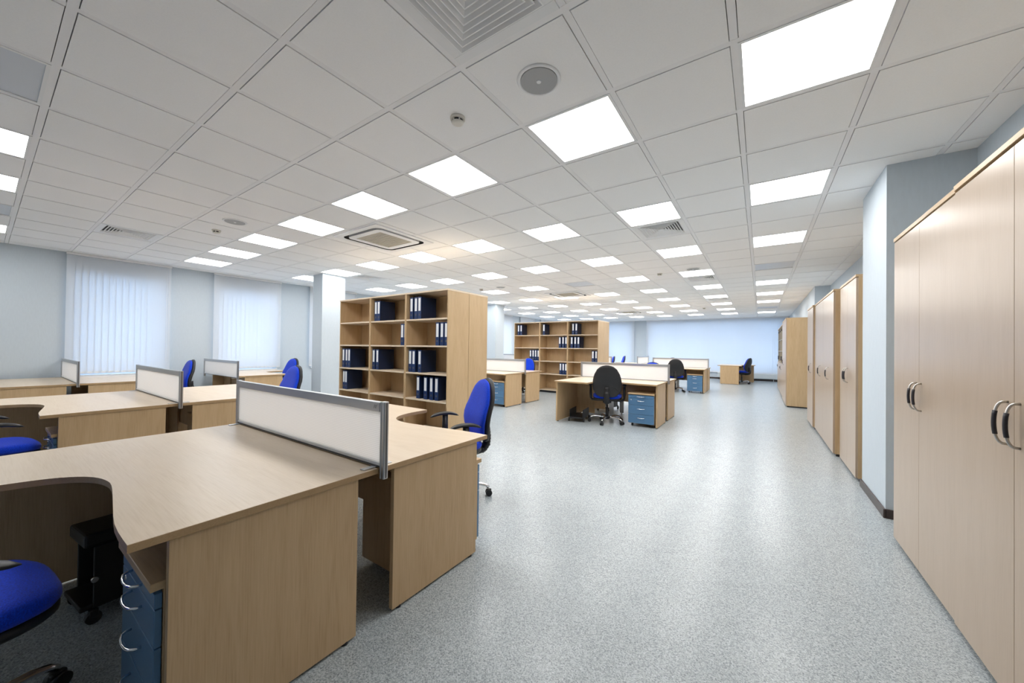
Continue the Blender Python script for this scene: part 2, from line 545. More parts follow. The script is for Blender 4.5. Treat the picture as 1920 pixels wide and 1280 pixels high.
# ceiling speakers
def speaker_proto():
    t = thing('ceiling_speaker', '', 'ceiling speaker')
    bm = B()
    n = 40
    pr = [(.117, .012), (.121, .006), (.117, .0), (.106, -.001), (.100, .006)]
    loft(bm, [[(r*math.cos(2*PI*k/n), r*math.sin(2*PI*k/n), z) for k in range(n)] for r, z in pr])
    obj('ring', bm, WHITE, t)
    bm = B(); tube(bm, [(0, 0, -.0015), (0, 0, .008)], [.100, .100], 40, smooth=False); obj('grille', bm, MESHG, t)
    bm = B(); tube(bm, [(0, 0, -.005), (0, 0, .0)], [.012, .014], 20); obj('centre_cap', bm, WHITE, t)
    return t
sp = speaker_proto(); sp.location = (-1.012, 1.711, CEIL-.008); sp['group'] = 'round ceiling speakers'
sp['label'] = 'big round grey ceiling speaker beside the large ceiling vent'
dup(sp, (-5.212, 1.711, CEIL-.008), 0, 'round ceiling speaker over the window side desks')
dup(sp, (-1.012, 7.25, CEIL-.008), 0, 'round ceiling speaker along the aisle touching a lit panel')
dup(sp, (-5.212, 7.111, CEIL-.008), 0, 'faint round ceiling speaker just above the aisle end of the near bookcase')

def smoke_proto():
    t = thing('smoke_detector', '', 'smoke detector')
    bm = B(); tube(bm, [(0, 0, 0), (0, 0, -.012), (0, 0, -.016)], [.048, .048, .045], 28); obj('base', bm, OFFW, t)
    bm = B(); tube(bm, [(0, 0, -.016), (0, 0, -.030)], [.034, .034], 28); obj('sensing_chamber', bm, DARK, t)
    bm = B()
    tube(bm, [(0, 0, -.030), (0, 0, -.038), (0, 0, -.042)], [.040, .036, .026], 28)
    for k in range(6):
        a = PI/3*k
        box(bm, -.004, .004, .034, .040, -.032, -.014, rot=Matrix.Rotation(a, 4, 'Z'))
    obj('cap', bm, OFFW, t)
    return t
sm = smoke_proto(); sm.location = (-1.612, 1.711, CEIL); sm['group'] = 'smoke detectors'
sm['label'] = 'cream smoke detector one tile from the big round speaker'
dup(sm, (-5.812, 1.711, CEIL), 0, 'small smoke detector beside the speaker over the window side desks')
dup(sm, (-1.612, 7.38, CEIL), 0, 'small smoke detector beside the speaker along the aisle')
dup(sm, (-5.812, 7.111, CEIL), 0, 'tiny smoke detector above the aisle end of the near bookcase')
dup(sm, (-1.612, 14.1, CEIL), 0, 'tiny lone smoke detector toward the back blinds')

# ---------------------------------------------------------------- windows and blinds
def window(n, axis, c, a0, a1, z0, z1, mull, trans):
    """frame in the middle of the wall thickness; c is the inner face of the wall, outward is sign"""
    fr = B(); gl = B()
    s = -1 if axis == 'x' else 1
    p0, p1 = sorted((c+s*.16, c+s*.22)); g0, g1 = sorted((c+s*.187, c+s*.193))
    def put(bm, a, b, zl, zh, d0=p0, d1=p1):
        if axis == 'x': box(bm, d0, d1, a, b, zl, zh)
        else: box(bm, a, b, d0, d1, zl, zh)
    t = .06
    put(fr, a0, a1, z0, z0+t); put(fr, a0, a1, z1-t, z1); put(fr, a0, a0+t, z0+t, z1-t); put(fr, a1-t, a1, z0+t, z1-t)
    for q in mull: put(fr, q-.035, q+.035, z0+t, z1-t)
    for q in trans: put(fr, a0+t, a1-t, q-.035, q+.035, p0+.001, p1-.001)
    put(gl, a0+t*.5, a1-t*.5, z0+t*.5, z1-t*.5, g0, g1)
    f = struct('window_%d' % n, fr, WHITE)
    g = obj('window_pane', gl, GLASS, f)
    if axis == 'x':
        bm = B(); box(bm, c-.16, c+.04, a0-.02, a1+.02, z0-.03, z0-.002, bev=.004)
    else:
        bm = B(); box(bm, a0-.02, a1+.02, c-.04, c+.16, z0-.03, z0-.002, bev=.004)
    obj('window_sill', bm, WHITE, f)
n = 0
for a, b in LW:
    n += 1; window(n, 'x', X0, a, b, SILL, HEAD, [], [1.93])
for a, b in BW:
    n += 1
    k = max(1, round((b-a)/1.3))
    window(n, 'y', Y1, a, b, BS, BH, [a+(b-a)*i/k for i in range(1, k)], [1.93])

def blind(axis, c, a0, a1, z0, label, name='vertical_blind'):
    t = thing(name, label, 'blind', group='vertical blinds')
    L = a1-a0
    n = max(3, round(L/.077)); step = L/n
    bm = B()
    for k in range(n):
        q = a0+step*(k+.5)
        ang = math.radians(10+random.uniform(-1.8, 1.8)); wv = .089/2
        zb = z0+random.uniform(0, .006)
        d = Vector((math.sin(ang)*wv, math.cos(ang)*wv)) if axis == 'x' else Vector((math.cos(ang)*wv, math.sin(ang)*wv))
        nn = Vector((d.y, -d.x)).normalized()*.0006
        cen = Vector((c, q)) if axis == 'x' else Vector((q, c))
        P = [cen-d-nn, cen+d-nn, cen+d+nn, cen-d+nn]
        lo = [bm.verts.new((p.x, p.y, zb)) for p in P]; hi = [bm.verts.new((p.x, p.y, CEIL-.045)) for p in P]
        for a in range(4): bm.faces.new([lo[a], lo[(a+1) % 4], hi[(a+1) % 4], hi[a]])
        bm.faces.new(lo[::-1]); bm.faces.new(hi)
    obj('slats', bm, BLIND, t)
    bm = B()
    if axis == 'x': box(bm, c-.02, c+.02, a0-.01, a1+.01, CEIL-.04, CEIL-.003, bev=.003)
    else: box(bm, a0-.01, a1+.01, c-.02, c+.02, CEIL-.04, CEIL-.003, bev=.003)
    obj('headrail', bm, WHITE, t)
    bm = B()
    for k in range(n):
        q = a0+step*(k+.5)
        if axis == 'x': box(bm, c-.003, c+.003, q-.035, q+.035, z0-.004, z0+.024)
        else: box(bm, q-.035, q+.035, c-.003, c+.003, z0-.004, z0+.024)
    pts = [(c, a0+step*.5+(L-step)*k/60, z0-.004-.012*abs(math.sin(k*PI/60*n*.5))) for k in range(61)]
    if axis == 'y': pts = [(p[1], p[0], p[2]) for p in pts]
    tube(bm, pts, .0012, 5)
    obj('bottom_weights', bm, WHITE, t)
    if axis == 'x':
        bm = B(); tube(bm, [(c+.02, a1-.03, CEIL-.04), (c+.025, a1-.03, 1.5), (c+.02, a1-.03, .95), (c+.022, a1-.045, .93), (c+.02, a1-.06, .95), (c+.025, a1-.06, 1.5), (c+.02, a1-.06, CEIL-.04)], .0025, 6)
        obj('pull_cord', bm, WHITE, t)
for k, (a, b) in enumerate(LW):
    lab = ['white vertical blind over the widest side window, behind the window wall desks', 'white vertical blind above the single desk on the window wall',
           'white vertical blind half hidden by the near grey column'][k] if k < 3 else \
          'white vertical blind on the side window wall, %s counted from the camera' % ORD[k+1]
    blind('x', X0+.06, a-.08, b+.06, .77, lab)
blind('y', Y1-.07, -9.1, -5.37, .30, 'white vertical blind on the back wall, shorter one beside the far bookcase')
blind('y', Y1-.07, -4.76, .96, .30, 'longest white vertical blind, filling the back wall behind the lone desk')

def radiator(x0, x1, y0, y1, label):
    t = thing('radiator', label, 'radiator', group='radiators under the windows')
    bm = B(); box(bm, x0, x1, y0, y1, .10, .30, bev=.006)
    L = max(x1-x0, y1-y0); k = int(L/.05)
    for i in range(k):
        s = i*.05+.012
        if x1-x0 > y1-y0: box(bm, x0+s, x0+s+.026, y0-.006, y0+.002, .12, .28)
        else: box(bm, x1-.002, x1+.006, y0+s, y0+s+.026, .12, .28)
    obj('body', bm, RADM, t)
    bm = B()
    for i in (.1, .9):
        if x1-x0 > y1-y0: box(bm, x0+(x1-x0)*i-.01, x0+(x1-x0)*i+.01, y0+.02, y0+.04, 0, .10)
        else: box(bm, x0+.02, x0+.04, y0+(y1-y0)*i-.01, y0+(y1-y0)*i+.01, 0, .10)
    obj('foot', bm, RADM, t)
radiator(-4.2, -2.0, 18.93, 19.04, 'low white radiator under the back blind between screen and lone desk')
radiator(-1.6, .7, 18.93, 19.04, 'low white radiator under the back blind between lone desk and cupboards')
radiator(X0+.03, X0+.13, 4.85, 5.75, 'pale radiator below the blind next to the near column')

# ---------------------------------------------------------------- desks
TOP = .72
DL = 1.62
POLY = [(0, 0), (0, -.805), (-.20, -.800), (-.45, -.768), (-.66, -.742), (-.76, -.745), (-.84, -.765), (-.905, -.805), (-.955, -.865), (-.985, -.94), (-1.003, -1.03), (-1.01, -1.22), (-DL, -1.22), (-DL, 0)]
def smooth_poly(P):
    # refine the curved stretch
    out = []
    n = len(P)
    for i in range(n):
        out.append(P[i])
        if 1 <= i < 11:
            p0, p1, p2, p3 = P[i-1] if i > 1 else P[i], P[i], P[i+1], P[(i+2) % n] if i < 10 else P[i+1]
            for t in (1/3, 2/3):
                out.append(tuple(.5*((2*p1[a])+(-p0[a]+p2[a])*t+(2*p0[a]-5*p1[a]+4*p2[a]-p3[a])*t*t+(-p0[a]+3*p1[a]-3*p2[a]+p3[a])*t**3) for a in (0, 1)))
    return out
def desk_proto(mirror):
    """right end at x=0, back edge on y=0, worker sits toward -y (mirror: toward +y)"""
    s = -1 if mirror else 1
    t = thing('office_desk', '', 'desk')
    P = [(x, y*s) for x, y in smooth_poly(POLY)]
    y0 = -.004*s
    P = [(x, y if abs(y) > 1e-6 else y0) for x, y in P]
    bm = B(); sides = prism(bm, P, TOP-.025, TOP, bev=.002)
    for f in bm.faces:
        if abs(f.normal.z) < .5: pass
    bm.normal_update()
    for f in bm.faces:
        f.material_index = 1 if abs(f.normal.z) < .6 else 0
    obj('tabletop', bm, [WX, WEDGE], t)
    def b(name, m, x0, x1, ya, yb, z0, z1, par=t):
        a, c = sorted((ya*s, yb*s))
        return bx(name, m, par, x0, x1, a, c, z0, z1, bev=.0012)
    p = b('side_panel', WZ, -.036, -.011, -.095, -.715, .012, TOP-.025)
    bm = B()
    for y in (-.14, -.67): cyl(bm, (-.024, y*s), .014, 0, .014, 14)
    obj('levelling_foot', bm, BLACK, p)
    p = b('side_panel', WZ, -DL+.011, -DL+.036, -.095, -1.17, .012, TOP-.025)
    bm = B()
    for y in (-.14, -1.12): cyl(bm, (-DL+.024, y*s), .014, 0, .014, 14)
    obj('levelling_foot', bm, BLACK, p)
    b('modesty_panel', WZ, -DL+.036, -.036, -.30, -.318, .34, TOP-.025)
    b('corner_panel', WZ, -DL+.036, -DL+.38, -.275, -.293, .06, TOP-.025)
    bm = B(); box(bm, -.95, -.87, min(-.30*s, -.306*s), max(-.30*s, -.306*s), .02, .34); cyl(bm, (-.91, -.303*s), .012, 0, .02, 12)
    obj('centre_leg', bm, ALU, t)
    return t
DA = desk_proto(False); DB = desk_proto(True)
DESKS = {}
def place_desk(proto, used, x, y, label, rz=0, z=0):
    g = 'maple corner desks'
    if not used:
        proto.location = (x, y, z); proto.rotation_euler = (0, 0, rz); proto['label'] = label; proto['group'] = g; return proto
    return dup(proto, (x, y, z), rz, label, g)

# drawer pedestals
def ped_proto():
    """front faces -y, footprint x -.42..0, y 0..0.56"""
    t = thing('drawer_pedestal', '', 'drawer unit')
    bm = B()
    box(bm, -.42, -.402, .02, .56, .05, .535, bev=.001); box(bm, -.018, 0, .02, .56, .05, .535, bev=.001)
    box(bm, -.402, -.018, .545, .56, .05, .535); box(bm, -.402, -.018, .03, .545, .05, .068)
    obj('carcass', bm, WZ, t)
    bm = B(); box(bm, -.425, .005, -.012, .565, .535, .56, bev=.002); obj('top_board', bm, WP, t)
    z = .058
    for h in (.150, .150, .118, .050):
        bm = B(); box(bm, -.417, -.003, 0, .018, z, z+h-.004, bev=.002)
        d = obj('drawer', bm, STEEL, t)
        zc = z+h*.62 if h > .06 else z+h*.5
        bm = B()
        tube(bm, [(-.275, .0, zc), (-.273, -.014, zc), (-.262, -.026, zc), (-.24, -.031, zc-.002), (-.21, -.033, zc-.003), (-.18, -.031, zc-.002), (-.158, -.026, zc), (-.147, -.014, zc), (-.145, .0, zc)], .0042, 8)
        obj('handle', bm, CHROME, d)
        if abs(h-.118) < 1e-6:
            bm = B(); tube(bm, [(-.37, -.003, z+.085), (-.37, .002, z+.085)], .009, 14); obj('lock', bm, CHROME, d)
        z += h
    bm = B(); box(bm, -.40, -.02, .02, .028, .06, .53); obj('drawer_gap_shade', bm, STEELD, t)  # dark sheet whose colour gives the shade between drawer fronts
    for sx, sy in ((-.37, .08), (-.05, .08), (-.37, .50), (-.05, .50)):
        bm = B(); tube(bm, [(sx-.012, sy, .022), (sx+.012, sy, .022)], .022, 14); cyl(bm, (sx, sy), .008, .022, .05, 8)
        obj('caster', bm, BLACK, t)
    return t
PED = ped_proto(); ped_used = [0]
def place_ped(x, y, rz, label):
    if not ped_used[0]:
        ped_used[0] = 1; PED.location = (x, y, 0); PED.rotation_euler = (0, 0, rz); PED['label'] = label; PED['group'] = 'blue fronted drawer pedestals'; return
    dup(PED, (x, y, 0), rz, label)

# privacy screens
def screen_proto(L=1.69):
    """runs from x=0 to x=-L, centred on y=0, origin at table height; both posts hang past the table's ends"""
    t = thing('desk_screen', '', 'desk screen')
    for x0 in (-.034, -L):
        bm = B()
        # extruded post: three rounded flutes side by side
        sec = [(-.017, .009), (-.0125, .0135), (-.007, .0135), (-.0035, .010), (.0, .0135), (.007, .0135), (.0125, .0135), (.017, .009), (.017, -.009), (.0125, -.0135), (.007, -.0135), (.0, -.0135), (-.0035, -.010), (-.007, -.0135), (-.0125, -.0135), (-.017, -.009)]
        prism(bm, [(x0+.017+a, b) for a, b in sec], -.045, .305, bev=.001)
        p = obj('post', bm, ALU, t)
        xe = .0002 if x0 > -1 else -L-.0002
        bm = B(); box(bm, xe-.0008, xe+.0008, -.0035, .0035, -.04, .300); obj('post_groove', bm, ALUD, p)
    bm = B(); box(bm, -L+.034, -.034, -.014, .014, .258, .302, bev=.003)
    obj('top_rail', bm, ALU, t)
    bm = B(); box(bm, -L+.034, -.034, -.010, .010, .010, .024, bev=.002)
    obj('bottom_rail', bm, WHITE, t)
    bm = B(); box(bm, -L+.034, -.034, -.0105, .0105, .003, .010); obj('gasket', bm, ALUD, t)
    bm = B(); box(bm, -L+.034, -.034, -.004, .004, .024, .258); obj('frosted_panel', bm, FROST, t)
    for x in (-.085, -L+.055):
        bm = B(); box(bm, x, x+.03, -.075, .075, .0005, .0045, bev=.001)
        obj('clamp_foot', bm, ALU, t)
    return t
SCR = screen_proto(); scr_used = [0]
def place_screen(x, y, label, rz=0, z=TOP):
    if not scr_used[0]:
        scr_used[0] = 1; SCR.location = (x, y, z); SCR['label'] = label; SCR['group'] = 'frosted desk screens'; return SCR
    return dup(SCR, (x, y, z), rz, label)

# ---------------------------------------------------------------- task chair
def interp(tab, t):
    for (a, va), (b, vb) in zip(tab, tab[1:]):
        if t <= b:
            u = (t-a)/(b-a) if b > a else 0
            u = u*u*(3-2*u)*.5+u*.5
            return va+(vb-va)*u
    return tab[-1][1]
def chair_proto(arms=True, mats=(BLUE, BLACKS)):
    """faces +y, origin on the floor under the gas lift"""
    t = thing('task_chair', '', 'office chair')
    Wt = [(0, .10), (.04, .155), (.12, .198), (.25, .226), (.38, .235), (.55, .226), (.72, .200), (.86, .160), (.94, .118), (.985, .068), (1, .02)]
    Dt = [(0, .012), (.05, .026), (.2, .036), (.45, .040), (.75, .034), (.93, .024), (1, .006)]
    zb, hh = .485, .515
    def cc(u): return -.235+.030*math.sin(PI*min(1, u/.65))-.055*u*u
    lv = [0, .015, .04, .08, .14, .22, .32, .42, .52, .62, .72, .8, .87, .92, .955, .98, .995, 1]
    rings = []
    for u in lv:
        a, b = interp(Wt, u), interp(Dt, u)
        rings.append([(x, cc(u)+.022+y+.35*x*x, zb+hh*u) for x, y in sell(a, b, 2.5, 30)])
    bm = B(); loft(bm, rings); obj('backrest', bm, mats[0], t)
    rings = []
    for u in lv:
        a, b = interp(Wt, u)*1.03+.002, interp(Dt, u)*.8+.006
        rings.append([(x, cc(u)-.018+y+.35*x*x, zb-.012+(hh+.022)*u) for x, y in sell(a, b, 2.6, 30)])
    bm = B(); loft(bm, rings); sh = obj('back_shell', bm, mats[1], t)
    bm = B()
    tube(bm, [(.17*math.sin(k/14*PI-PI/2)*1.0, cc(.3)-.052+.35*(.17*math.sin(k/14*PI-PI/2))**2, zb+.10+.075*math.cos(k/14*PI-PI/2)) for k in range(15)], .005, 6)
    obj('shell_ridge', bm, mats[1], sh)
    # seat
    sr = []
    for z, k in ((.425, .80), (.430, .90), (.440, .965), (.455, 1.0), (.470, 1.0), (.484, .975), (.493, .92), (.499, .82), (.502, .62), (.503, .35)):
        ring = []
        for x, y in sell(.243*k, .235*k, 2.9, 40):
            yy = y+.02
            zz = z-.018*max(0, (yy-.12)/.14)**2+.006*abs(x/.24)**2
            ring.append((x*(1+.06*(yy/.25)), yy, zz))
        sr.append(ring)
    bm = B(); loft(bm, sr); obj('seat', bm, mats[0], t)
    sr = []
    for z, k in ((.392, .55), (.396, .78), (.405, .93), (.420, .985), (.436, .985)):
        sr.append([(x*(1+.06*((y+.02)/.25)), y+.02, z-.018*max(0, (y+.02-.12)/.14)**2) for x, y in sell(.243*k, .235*k, 2.9, 40)])
    bm = B(); loft(bm, sr); obj('seat_shell', bm, BLACKS, t)
    # mechanism and spine
    bm = B(); box(bm, -.07, .07, -.12, .10, .355, .40, bev=.012)
    tube(bm, [(.05, .02, .375), (.20, .03, .372), (.235, .03, .37)], [.006, .006, .010], 8)
    obj('tilt_mechanism', bm, BLACK, t)
    bm = B()
    pts, rr = [], []
    path = [(0, -.10, .372), (0, -.20, .374), (0, -.262, .388), (0, -.295, .43), (0, -.300, .49), (0, -.292, .56), (0, -.285, .66)]
    for i in range(len(path)-1):
        a, b = Vector(path[i]), Vector(path[i+1])
        for k in range(5):
            pts.append(a.lerp(b, k/5)); kk = i*5+k
            rr.append(.030*(1+(.14 if (kk % 2 and 7 < kk < 24) else 0))*(1 if i < 5 else .8))
    tube(bm, pts, rr, 12, sx=1.5); obj('back_spine', bm, BLACK, t)
    if arms:
        for s in (-1, 1):
            bm = B()
            tube(bm, [(s*.10, .0, .392), (s*.20, .0, .388), (s*.262, .0, .396), (s*.282, .0, .43), (s*.285, 0, .50), (s*.285, .0, .655)], [.016, .017, .018, .02, .021, .019], 10, sx=1.4)
            a = obj('armrest', bm, BLACK, t)
            rings = []
            for k in range(13):
                u = k/12; y = -.13+.27*u
                e = max(.12, (1-abs(2*u-1)**3.2)**.5)
                zc = .672-.030*abs(2*u-1)**2.2
                rings.append([(s*.285+x, y, zc+z) for x, z in sell(.032*e, .015*e, 2.4, 14)])
            bm = B(); loft(bm, rings); obj('arm_pad', bm, BLACK, a)
    bm = B()
    tube(bm, [(0, 0, .085), (0, 0, .245), (0, 0, .25), (0, 0, .37)], [.027, .027, .015, .015], 16); obj('gas_lift', bm, BLACK, t)
    bm = B(); tube(bm, [(0, 0, .062), (0, 0, .07), (0, 0, .105), (0, 0, .112)], [.030, .042, .042, .034], 20); obj('hub', bm, BLACK, t)
    for k in range(5):
        R = Matrix.Rotation(2*PI*k/5+.3, 4, 'Z')
        bm = B()
        P = [(.03, 0, .088), (.10, 0, .103), (.17, 0, .110), (.23, 0, .105), (.275, 0, .090), (.298, 0, .070)]
        tube(bm, P, [.018, .017, .0155, .014, .013, .012], 10, sx=1.15)
        bm.transform(R); l = obj('base_leg', bm, CHROME, t)
        bm = B()
        for yy in (-.017, .017): tube(bm, [(.300, yy-.010, .027), (.300, yy+.010, .027)], [.027, .027], 18)
        box(bm, .276, .322, -.012, .012, .028, .058, bev=.006)
        bm.transform(R); obj('caster', bm, BLACK, l)
    return t
CH = chair_proto(); ch_used = [0]
def place_chair(x, y, face, label, proto=None):
    """face = world direction angle (degrees, 0=+x, 90=+y) the sitter looks in"""
    rz = math.radians(face-90)
    if not ch_used[0]:
        ch_used[0] = 1; CH.location = (x, y, 0); CH.rotation_euler = (0, 0, rz); CH['label'] = label; CH['group'] = 'blue and black task chairs'; return CH
    return dup(CH, (x, y, 0), rz, label)

# ---------------------------------------------------------------- desk groups
XA, XB, XC = -1.445, -4.50, -7.62
YA, YB, YC = 1.045, 1.075, .765
SX = .036
used = {'a': 0, 'b': 0}
def front_desk(x, y, label, rz=0): o = place_desk(DA, used['a'], x, y, label, rz); used['a'] = 1; return o
def rear_desk(x, y, label, rz=0): o = place_desk(DB, used['b'], x, y, label, rz); used['b'] = 1; return o

front_desk(XA, YA, 'largest maple corner desk in view, with the big frosted screen on its back edge')
rear_desk(XA, YA, 'maple corner desk between the big frosted screen and the bookcase beside the column')
place_screen(XA+SX, YA+.012, 'big frosted screen in a grey metal frame, on the largest desks in view')
place_ped(XA-.055, YA-.735, 0, 'drawer pedestal with four bow handles under the largest desk, above a dark floor')
place_ped(XA-.475, YA+.80, PI, 'drawer pedestal seen edge on below the blue chair with open armrests')

front_desk(XB, YB, 'maple corner desk in the second row toward the windows, before its screen')
rear_desk(XB, YB, 'maple corner desk in the second row toward the windows, behind its screen')
place_screen(XB+SX, YB, 'frosted screen on the second row of desks toward the windows')
place_ped(XB-.055, YB-.735, 0, 'drawer pedestal half hidden under the second row desk toward the windows')
place_ped(XB-.475, YB+.735, PI, 'drawer pedestal behind the screen of the second desk row toward the windows')

front_desk(XC, YC, 'maple corner desk against the window wall in front of a plain wall stretch')
rear_desk(XC, YC, 'maple corner desk against the window wall under a wide blind')
place_screen(XC+SX, YC, 'frosted screen on the desks against the window wall, under the first blind')
rear_desk(XC+.02, 2.60, 'single maple desk under the second blind with a screen hung behind it')
place_screen(XC+SX+.02, 2.575, 'frosted screen hung low on the back of the single desk under the second blind', 0, TOP-.035)

YF = 6.92
front_desk(-1.36, YF, 'maple corner desk mid room with a black chair back in front')
rear_desk(-1.36, YF, 'maple corner desk mid room behind the screen, its side panel on the aisle')
place_screen(-1.36+SX, YF, 'frosted screen behind the black chair back mid room')
place_ped(-1.415, YF-.735, 0, 'bright blue fronted drawer pedestal beside the black chair back mid room')
place_ped(-1.835, YF+.735, PI, 'drawer pedestal on the far side of the mid room desks')

YG = 7.12
front_desk(-4.50, YG, 'maple corner desk emerging past the end of the near bookcase, drawers below it')
rear_desk(-4.50, YG, 'maple corner desk with a bare side panel past the end of the near bookcase')
place_screen(-4.50+SX, YG, 'frosted screen emerging past the end of the near bookcase')
place_ped(-4.555, YG-.735, 0, 'blue fronted drawer pedestal under the desk past the end of the near bookcase')

YH = 12.88
front_desk(-1.36, YH, 'maple corner desk third back along the aisle, before its screen')
rear_desk(-1.36, YH, 'maple corner desk third back along the aisle, behind its screen')
place_screen(-1.36+SX, YH, 'frosted screen on the third desk pair along the aisle')
place_ped(-1.415, YH-.735, 0, 'small blue fronted drawer pedestal of the third desk pair along the aisle')

front_desk(-4.46, YH, 'far maple desk mostly hidden by the far bookcase, before its screen')
rear_desk(-4.46, YH, 'far maple desk mostly hidden by the far bookcase, behind its screen')
place_screen(-4.46+SX, YH, 'sliver of frosted screen at the aisle side edge of the far bookcase')
front_desk(XC, YH, 'distant maple desk beyond the second column')
place_screen(XC+SX, YH, 'distant frosted screen between the second column and the far bookcase')

# desks turned sideways near the back wall
rear_desk(-1.38, 16.22, 'lone maple desk before the back blinds with a dark chair tucked beside it', -PI/2)
front_desk(-3.93, 14.42, 'far sideways maple desk before the back blinds, window side of its screen', -PI/2)
rear_desk(-3.93, 14.42, 'far sideways maple desk before the back blinds, aisle side of its screen', -PI/2)
place_screen(-3.93, 14.42-SX, 'small far screen in front of the grey wall strip between the back blinds', -PI/2)

# small maker's mark on the closest screen's top rail
bm = B()
tube(bm, [(-.077, -.0146, .272), (-.074, -.0146, .283), (-.069, -.0146, .289), (-.064, -.0146, .284), (-.069, -.0146, .279), (-.062, -.0146, .273), (-.058, -.0146, .286), (-.052, -.0146, .291)], .0009, 5)
obj('rail_mark', bm, ALUD, SCR)

# chairs
c1 = place_chair(-2.02, -.085, 95, 'task chair showing only its blue seat and a chrome leg under the largest desk')
for ch in c1.children:
    if ch.name.startswith('base_leg'): ch.rotation_euler.z = .38
place_chair(-2.15, 2.30, 241, 'blue backed task chair with both armrests showing behind the largest desks')
place_chair(-4.84, .04, 95, 'blue seated chair with black arm pads under the second row desk')
place_chair(-5.17, 2.13, 268, 'blue chair back in front of the grey column, the lower one of two')
place_chair(-8.10, 1.79, 268, 'blue chair back against the wall between the first two blinds')
place_chair(-8.00, 3.42, 272, 'blue chair back at the single window desk, the upper one of two')
place_chair(-2.21, 6.22, 108, 'chair with a big black back shell mid room, blue seat edge below')
place_chair(-1.98, 8.15, 268, 'chair whose blue top just shows over the mid room screen')
place_chair(-5.33, 8.36, 268, 'blue chair back above the desk past the end of the near bookcase')
place_chair(-2.18, 12.20, 102, 'black backed chair at the third desk pair along the aisle')
place_chair(-2.66, 13.85, 262, 'chair with only its dark top showing over the third aisle screen')
place_chair(-.60, 16.95, 158, 'dark blue chair tucked beside the lone desk before the back blinds')
place_chair(-5.07, 14.15, 205, 'sliver of blue chair back at the edge of the far bookcase')
place_chair(-5.13, 15.70, 205, 'narrow blue chair back at the far sideways desk before the back blinds')
place_chair(-8.85, 11.7, 60, 'distant dark chair between the near bookcase end and the second column')

# computer trolleys and tower
def trolley(x, y, rz, label, tower=False):
    t = thing('computer_trolley', label, 'computer stand', (x, y, 0), rz, 'black computer trolleys')
    bm = B(); box(bm, -.12, .12, -.24, .24, .06, .085, bev=.004); obj('tray', bm, BLACK, t)
    for s in (-1, 1):
        bm = B(); box(bm, s*.118-.006, s*.118+.006, -.20, .20, .06, .21 if not tower else .34, bev=.004); obj('side_rail', bm, BLACK, t)
    for sx in (-.13, .13):
        for sy in (-.2, .2):
            bm = B(); tube(bm, [(sx-.011, sy, .027), (sx+.011, sy, .027)], .027, 16); box(bm, sx-.014, sx+.014, sy-.015, sy+.015, .03, .065, bev=.004)
            obj('caster', bm, BLACK, t)
    if tower:
        bm = B(); tube(bm, [(.13, -.2, .20), (.145, -.2, .20)], .012, 12); obj('clamp_knob', bm, CHROME, t)
        bm = B(); box(bm, -.112, .112, -.23, .23, .34, .40, bev=.01); obj('top_clamp', bm, BLACK, t)
trolley(-2.66, .50, .1, 'black computer holder in the dark corner under the largest desk', True)
trolley(-2.70, 6.15, .15, 'black trolley on casters under the mid room desk, next to its end panel')
trolley(-2.66, 7.55, -.1, 'black trolley on casters deep under the mid room desk behind the chair')

# ---------------------------------------------------------------- bookcases
BWD, BDP, BHT = .852, .42, 2.06
ZS = [.085, .545, .915, 1.300, 1.675, BHT]
def bookcase_proto():
    """front at y=0 facing -y, from x=0 to x=BWD"""
    t = thing('bookcase', '', 'bookcase')
    bx('side_panel', WZ, t, 0, .018, .004, BDP, .03, BHT-.022); bx('side_panel', WZ, t, BWD-.018, BWD, .004, BDP, .03, BHT-.022)
    bx('back_panel', WZ, t, .018, BWD-.018, BDP-.012, BDP-.002, .06, BHT-.022)
    bx('top_board', WX, t, -.002, BWD+.002, -.004, BDP+.002, BHT-.022, BHT)
    for z in ZS[:-1]:
        bx('shelf', WX, t, .018, BWD-.018, .006, BDP-.012, z-.022, z)
    bx('plinth', BLACK, t, .01, BWD-.01, .03, BDP-.02, 0, .06)
    return t
BP = bookcase_proto(); bp_used = [0]
def place_bookcase(x, y, label, rz=0, group='bookcases'):
    if not bp_used[0]:
        bp_used[0] = 1; BP.location = (x, y, 0); BP['label'] = label; BP['group'] = group; return BP
    return dup(BP, (x, y, 0), rz, label, group)
BX1, BY1 = -5.985, 3.50
names = ['column side', 'centre', 'aisle side']
for k in range(3):
    place_bookcase(BX1+k*(BWD+.004), BY1, 'near open maple bookcase, %s bay of three' % names[k])
place_bookcase(BX1+3*(BWD+.004)-.004, BY1+2*BDP+.006, 'maple bookcase back to back with the near bookcase, only its end panel showing', PI)
BX2, BY2 = -6.30, 9.35
W2 = .905/BWD
for k in range(3):
    o = place_bookcase(BX2+k*.905, BY2, 'far open maple bookcase, %s bay of three' % names[k]); o.scale.x = .903/BWD
place_bookcase(BX2+3*.905-.002, BY2+2*BDP+.006, 'maple bookcase back to back with the far bookcase, only its end panel showing', PI)

def binder_proto():
    """spine faces -y at y=0, origin at bottom centre"""
    t = thing('ring_binder', '', 'binder')
    bm = B(); box(bm, -.034, .034, 0, .004, 0, .318, bev=.0015); obj('spine', bm, NAVY, t)
    bm = B(); box(bm, -.034, -.031, .004, .285, 0, .318); box(bm, .031, .034, .004, .285, 0, .318); obj('cover', bm, NAVYS, t)
    bm = B(); box(bm, -.028, .028, .01, .26, .006, .30); obj('pages', bm, NAVYS, t)
    bm = B(); box(bm, -.022, .022, -.0012, .0, .118, .300); obj('spine_label', bm, LABEL, t)
    bm = B(); tube(bm, [(0, -.0020, .062), (0, .0, .062)], .015, 18); tube(bm, [(0, -.0026, .062), (0, -.0018, .062)], .010, 18); obj('finger_ring', bm, ALUD, t)
    return t
BN = binder_proto(); bn_used = [0]
ROWN = {4: 'top', 3: 'second', 2: 'third', 1: 'fourth'}
